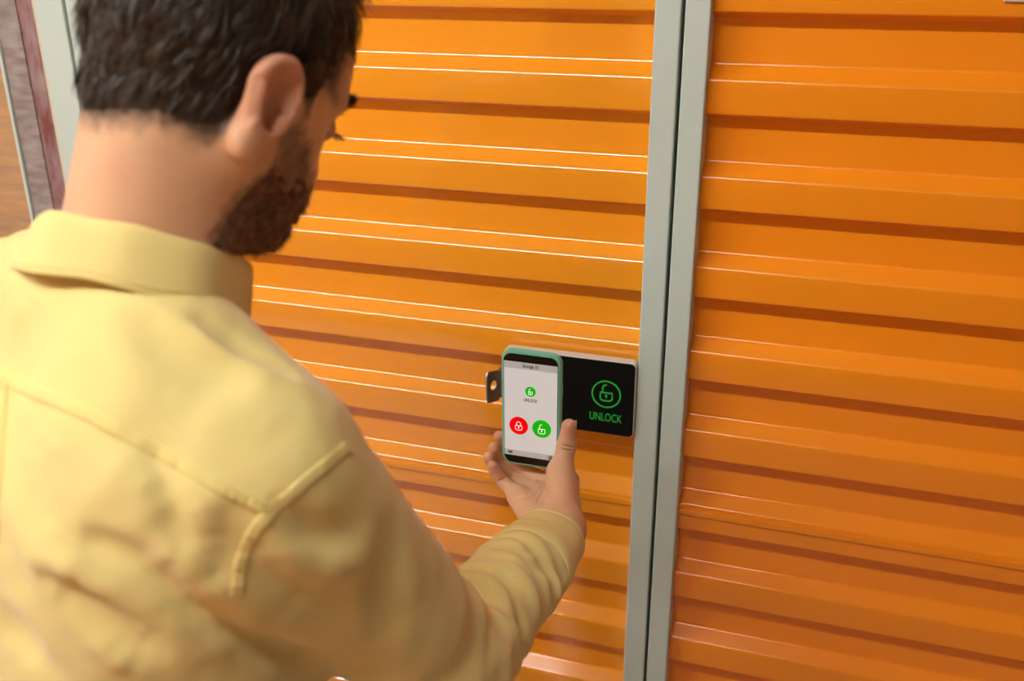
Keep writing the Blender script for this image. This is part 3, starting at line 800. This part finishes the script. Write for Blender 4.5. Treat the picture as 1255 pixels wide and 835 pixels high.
# folds laid on the cloth: (pixels, radius, sink (+) or rise (-) of the roll's axis, ridge/valley)
FOLDS = [
 ('v', [(118, 666), (180, 690), (250, 738), (318, 783), (372, 806)], .014, .0045),
 ('r', [(160, 640), (240, 690), (320, 745), (400, 785)], .026, -.021),
 ('r', [(0, 600), (55, 680), (120, 760), (165, 812)], .026, -.020),
 ('v', [(70, 715), (130, 765), (190, 800)], .018, .013),
 ('v', [(60, 830), (20, 780), (0, 760)], .02, .015),
 ('r', [(335, 645), (365, 680), (410, 696), (450, 690)], .018, -.0135),
 ('v', [(345, 626), (385, 652), (425, 652)], .012, .0085),
 ('v', [(180, 565), (215, 600), (235, 650)], .014, .0110),
 ('v', [(240, 600), (258, 640), (268, 690)], .014, .0122),
 ('r', [(120, 545), (170, 600), (200, 670)], .020, -.0165),
 ('r', [(215, 575), (245, 620), (255, 680)], .016, -.0130),
 ('r', [(175, 375), (235, 415), (310, 450), (365, 475)], .018, -.0155),
 ('v', [(165, 392), (220, 436), (290, 470)], .018, .0150),
 ('v', [(255, 395), (300, 428), (350, 455)], .010, .0078),
 ('v', [(590, 722), (606, 762), (600, 815)], .007, .0045),
 ('r', [(602, 716), (622, 752), (622, 800)], .009, -.0058),
 ('v', [(618, 706), (636, 738), (640, 772)], .006, .0040),
 ('r', [(632, 698), (652, 724), (658, 752)], .007, -.0045),
 ('v', [(640, 672), (664, 676), (684, 690), (692, 706)], .005, .0034),
 ('v', [(652, 690), (672, 698), (684, 716)], .004, .0028),
 ('v', [(470, 640), (480, 720), (470, 800)], .03, .0262),
]
allp = [q for f in FOLDS for q in f[1]]; hit, okh = vtrace(shirt0, allp)
hn = grad(shirt0, hit, .004); k_ = 0; ROLLS = []
for kind, pts, r, sink in FOLDS:
    n = len(pts); sp, sn, so = hit[k_:k_+n], hn[k_:k_+n], okh[k_:k_+n]; k_ += n
    amp = .0025 if r >= .014 else .0018
    sink = sink+amp if kind == 'r' else sink-amp
    pl = [p_+n_*sink for p_, n_, o_ in zip(sp, sn, so) if o_]
    if len(pl) >= 2: ROLLS.append((kind, catmull(pl, 3), r))
def shirt(p):
    d = shirt0(p); KF = .012
    for kind, pl, r in ROLLS:
        lo = np.min(pl, 0)-r-.03; hi = np.max(pl, 0)+r+.03
        m = ((p > lo) & (p < hi)).all(1)
        if not m.any(): continue
        q = p[m]; e = None; n = len(pl)
        for i in range(n-1):
            ra = r*(.55+.45*math.sin(math.pi*min(1, max(0, i/(n-1))))); rb = r*(.55+.45*math.sin(math.pi*min(1, (i+1)/(n-1))))
            c = cone(q, pl[i], pl[i+1], ra, rb); e = c if e is None else np.minimum(e, c)
        d[m] = smin(d[m], e, KF) if kind == 'r' else smax(d[m], -e, KF)
    d = d-.0011*vnoise(p, 42, 51)-.0007*vnoise(p, 85, 52)
    t = (p-NB.astype(np.float32))@TB.astype(np.float32)
    d = np.maximum(d, -(t[:, 2]+.70)); d = smax(d, t[:, 2]-.022, .01)      # hem, neck hole
    d = np.maximum(d, -((p-SL_END.astype(np.float32))@FA.astype(np.float32))-.006)
    return d
sV, sQ = surface(shirt, (-1.02, -1.10, .78), (-.10, -.18, 1.60), .0036)
top = fast_mesh('shirt', sV, sQ, 'shirt', person)

def on_shirt(pix, n=8):
    h_, ok_ = vtrace(shirt, pix); path = catmull([q for q, o in zip(h_, ok_) if o], n)
    path = np.array(path)
    for _ in range(3):
        g = shirt(path.astype(np.float32)); path = path-grad(shirt, path, .003)*g[:, None]
    nn = grad(shirt, path, .008); return path, nn
def band(name, pix, width, rise, m='seam', pucker=.0, n=10, parent=None):
    path, nn = on_shirt(pix, n); V = []; F = []
    prof = [(-1, -.0015), (-.92, rise*.9), (-.5, rise), (0, rise*.75), (.5, rise), (.92, rise*.9), (1, -.0015)]
    for i in range(len(path)):
        t = path[min(i+1, len(path)-1)]-path[max(i-1, 0)]; t /= np.linalg.norm(t); s = np.cross(t, nn[i])
        pk = 1+pucker*math.sin(i*1.9)+pucker*.6*math.sin(i*.83+1)
        q = np.array([path[i]+s*u*width/2 for u, h_ in prof]).astype(np.float32)
        g = shirt(q); q = q-nn[i]*g[:, None]
        for (u, h_), b_ in zip(prof, q): V.append(b_+nn[i]*(h_*pk if h_ > 0 else h_))
    k = len(prof)
    for i in range(len(path)-1):
        for j in range(k-1): F.append((i*k+j, i*k+j+1, (i+1)*k+j+1, (i+1)*k+j))
    return mesh_obj(name, V, F, m, parent or top, True)
band('yoke_seam', [(-20, 455), (25, 473), (90, 500), (150, 530), (215, 565), (275, 600), (330, 624)], .009, .0016, pucker=.25, n=16)
band('armhole_seam', [(447, 523), (425, 548), (385, 582), (338, 622), (310, 655), (295, 695), (291, 728)], .009, .0010, pucker=.7)
band('back_pleat', [(2, 474), (0, 520), (-4, 590), (-8, 660)], .016, .0030)

# collar: stand with a folded leaf
CB = frame(TORSO_AZ+COLLAR[0], COLLAR[1], COLLAR[2]); CC = tp(*COLLAR_AT)
def collar():
    prof = [(.0, -.022), (-.0015, .010), (-.0005, .024), (.003, .0300), (.007, .0285), (.0105, .018), (.0150, -.006), (.0175, -.0155), (.0150, -.0165),
            (.0125, -.006), (.0085, .014), (.0050, .022), (.0032, .015), (.0030, -.022)]
    V = []; F = []; n = 64; k = len(prof); a0 = 158
    for i in range(n):
        th = math.radians(180-a0+2*a0*i/(n-1))-math.pi     # angle from the back, +/- towards the front
        ph = math.pi+th
        end = abs(th)/math.radians(a0)
        rx, ry = COLLAR_R
        for (ro, h_) in prof:
            hh = h_-(.020*max(0, end-.62)/.38*(1 if (ro > .009 and h_ < .0) else 0))
            hh -= .002*max(0, end-.4)
            wv = 1+.015*math.sin(th*5+1)+.01*math.sin(th*9)
            rr = (rx+ro)*wv, (ry+ro)*wv
            V.append(CC+CB@np.array([rr[0]*math.cos(ph), rr[1]*math.sin(ph), hh+.0012*math.sin(th*7+ro*200)]))
    for i in range(n-1):
        for j in range(k): F.append((i*k+j, i*k+(j+1) % k, (i+1)*k+(j+1) % k, (i+1)*k+j))
    F.append(tuple(range(k))); F.append(tuple(reversed(range((n-1)*k, n*k))))
    o = mesh_obj('collar', V, F, 'shirt', top, True); sub = o.modifiers.new('s', 'SUBSURF'); sub.levels = 1; sub.render_levels = 2
    # stitch line along the leaf edge
    V2 = []; F2 = []
    for i in range(n):
        b_ = np.array(V[i*k+6]); c_ = np.array(V[i*k+7]); ax = np.array(V[i*k+5])
        m_ = b_*.55+c_*.45; out = m_-CC; out /= np.linalg.norm(out); tn = (c_-ax)/np.linalg.norm(c_-ax)
        for u in (-1, 0, 1): V2.append(m_+tn*.0007*u+out*(.0011 if u == 0 else .0001))
    for i in range(n-1):
        for j in range(2): F2.append((i*3+j, i*3+j+1, (i+1)*3+j+1, (i+1)*3+j))
    mesh_obj('collar_stitching', V2, F2, 'seam', top, True)
collar()
# cuff of the right sleeve: a slightly loose double band around the wrist
def cuff(at, axis, length, r0, r1, name='cuff'):
    axis = axis/np.linalg.norm(axis); e1 = np.cross(axis, [0, 0, 1.]); e1 /= np.linalg.norm(e1); e2 = np.cross(axis, e1)
    prof = [(0, r1-.0030), (-.0010, r1-.0012), (0, r1), (.004, r1+.0004), (.0055, r1-.0003), (.007, r1+.0004)]+[(length*u, r1+(r0-r1)*u+.0012*math.sin(u*9)) for u in (.3, .5, .7, .85)]+[(length, r0), (length+.003, r0-.003), (length, r0-.006), (length*.5, (r0+r1)/2-.0045), (.006, r1-.0034)]
    n = 48; k = len(prof); V = []; F = []
    for i in range(n):
        a = 2*math.pi*i/n; c, s = math.cos(a), math.sin(a)
        for (z, r) in prof:
            rr = r*(1+.02*math.sin(2*a+.6)+.012*math.sin(5*a+z*120))
            V.append(at+axis*z+(e1*c*1.0+e2*s*.95)*rr+axis*.0015*math.sin(3*a))
    for i in range(n):
        for j in range(k): F.append((i*k+j, i*k+(j+1) % k, ((i+1) % n)*k+(j+1) % k, ((i+1) % n)*k+j))
    return mesh_obj(name, V, F, 'shirt', top, True)
cuff(WR_R+FA*CUFF[0], FA+RC@np.array(CUFF_TILT), .062, CUFF[1], CUFF[2])

# ------------------------------------------------------------------ trousers and shoes (below the frame)
def trous(p):
    d = legs(p, .012); t = (p-NB.astype(np.float32))@TB.astype(np.float32)
    d = smin(d, ell(t, (-.01, 0, -.66), (.118, .170, .11)), .05)
    return np.maximum(d, .055-p[:, 2])
tV, tQ = surface(trous, (-1.0, -1.05, .03), (-.1, -.2, 1.02), .010)
fast_mesh('trousers', tV, tQ, 'trousers', person)
for s in (-1, 1):
    Fo = foot_at(s); Ff = np.array([TB[0, 0], TB[1, 0], 0]); Ff /= np.linalg.norm(Ff)
    h0 = Fo-Ff*.05; h0 = np.array([h0[0], h0[1], .05]); t0 = h0+Ff*.19; t0[2] = .034
    def shoe_f(p): 
        d = smin(cone(p, h0, t0, .045, .036), cone(p, h0, Fo+np.array([0, 0, .02]), .045, .048), .03)
        return smax(d, .018-p[:, 2], .004)
    a, q = surface(shoe_f, np.minimum(h0, t0)-.08, np.maximum(h0, t0)+np.array([.08, .08, .12]), .007)
    so = fast_mesh('shoe', a, q, 'shoe', person)
    def sole_f(p): return np.maximum(np.maximum(cone(p*np.array([1, 1, 0], np.float32), h0*np.array([1, 1, 0]), t0*np.array([1, 1, 0]), .048, .042), -p[:, 2]), p[:, 2]-.022)
    a, q = surface(sole_f, np.minimum(h0, t0)*np.array([1, 1, 0])-.07, np.maximum(h0, t0)*np.array([1, 1, 0])+np.array([.07, .07, .06]), .006)
    fast_mesh('sole', a, q, 'sole', so)
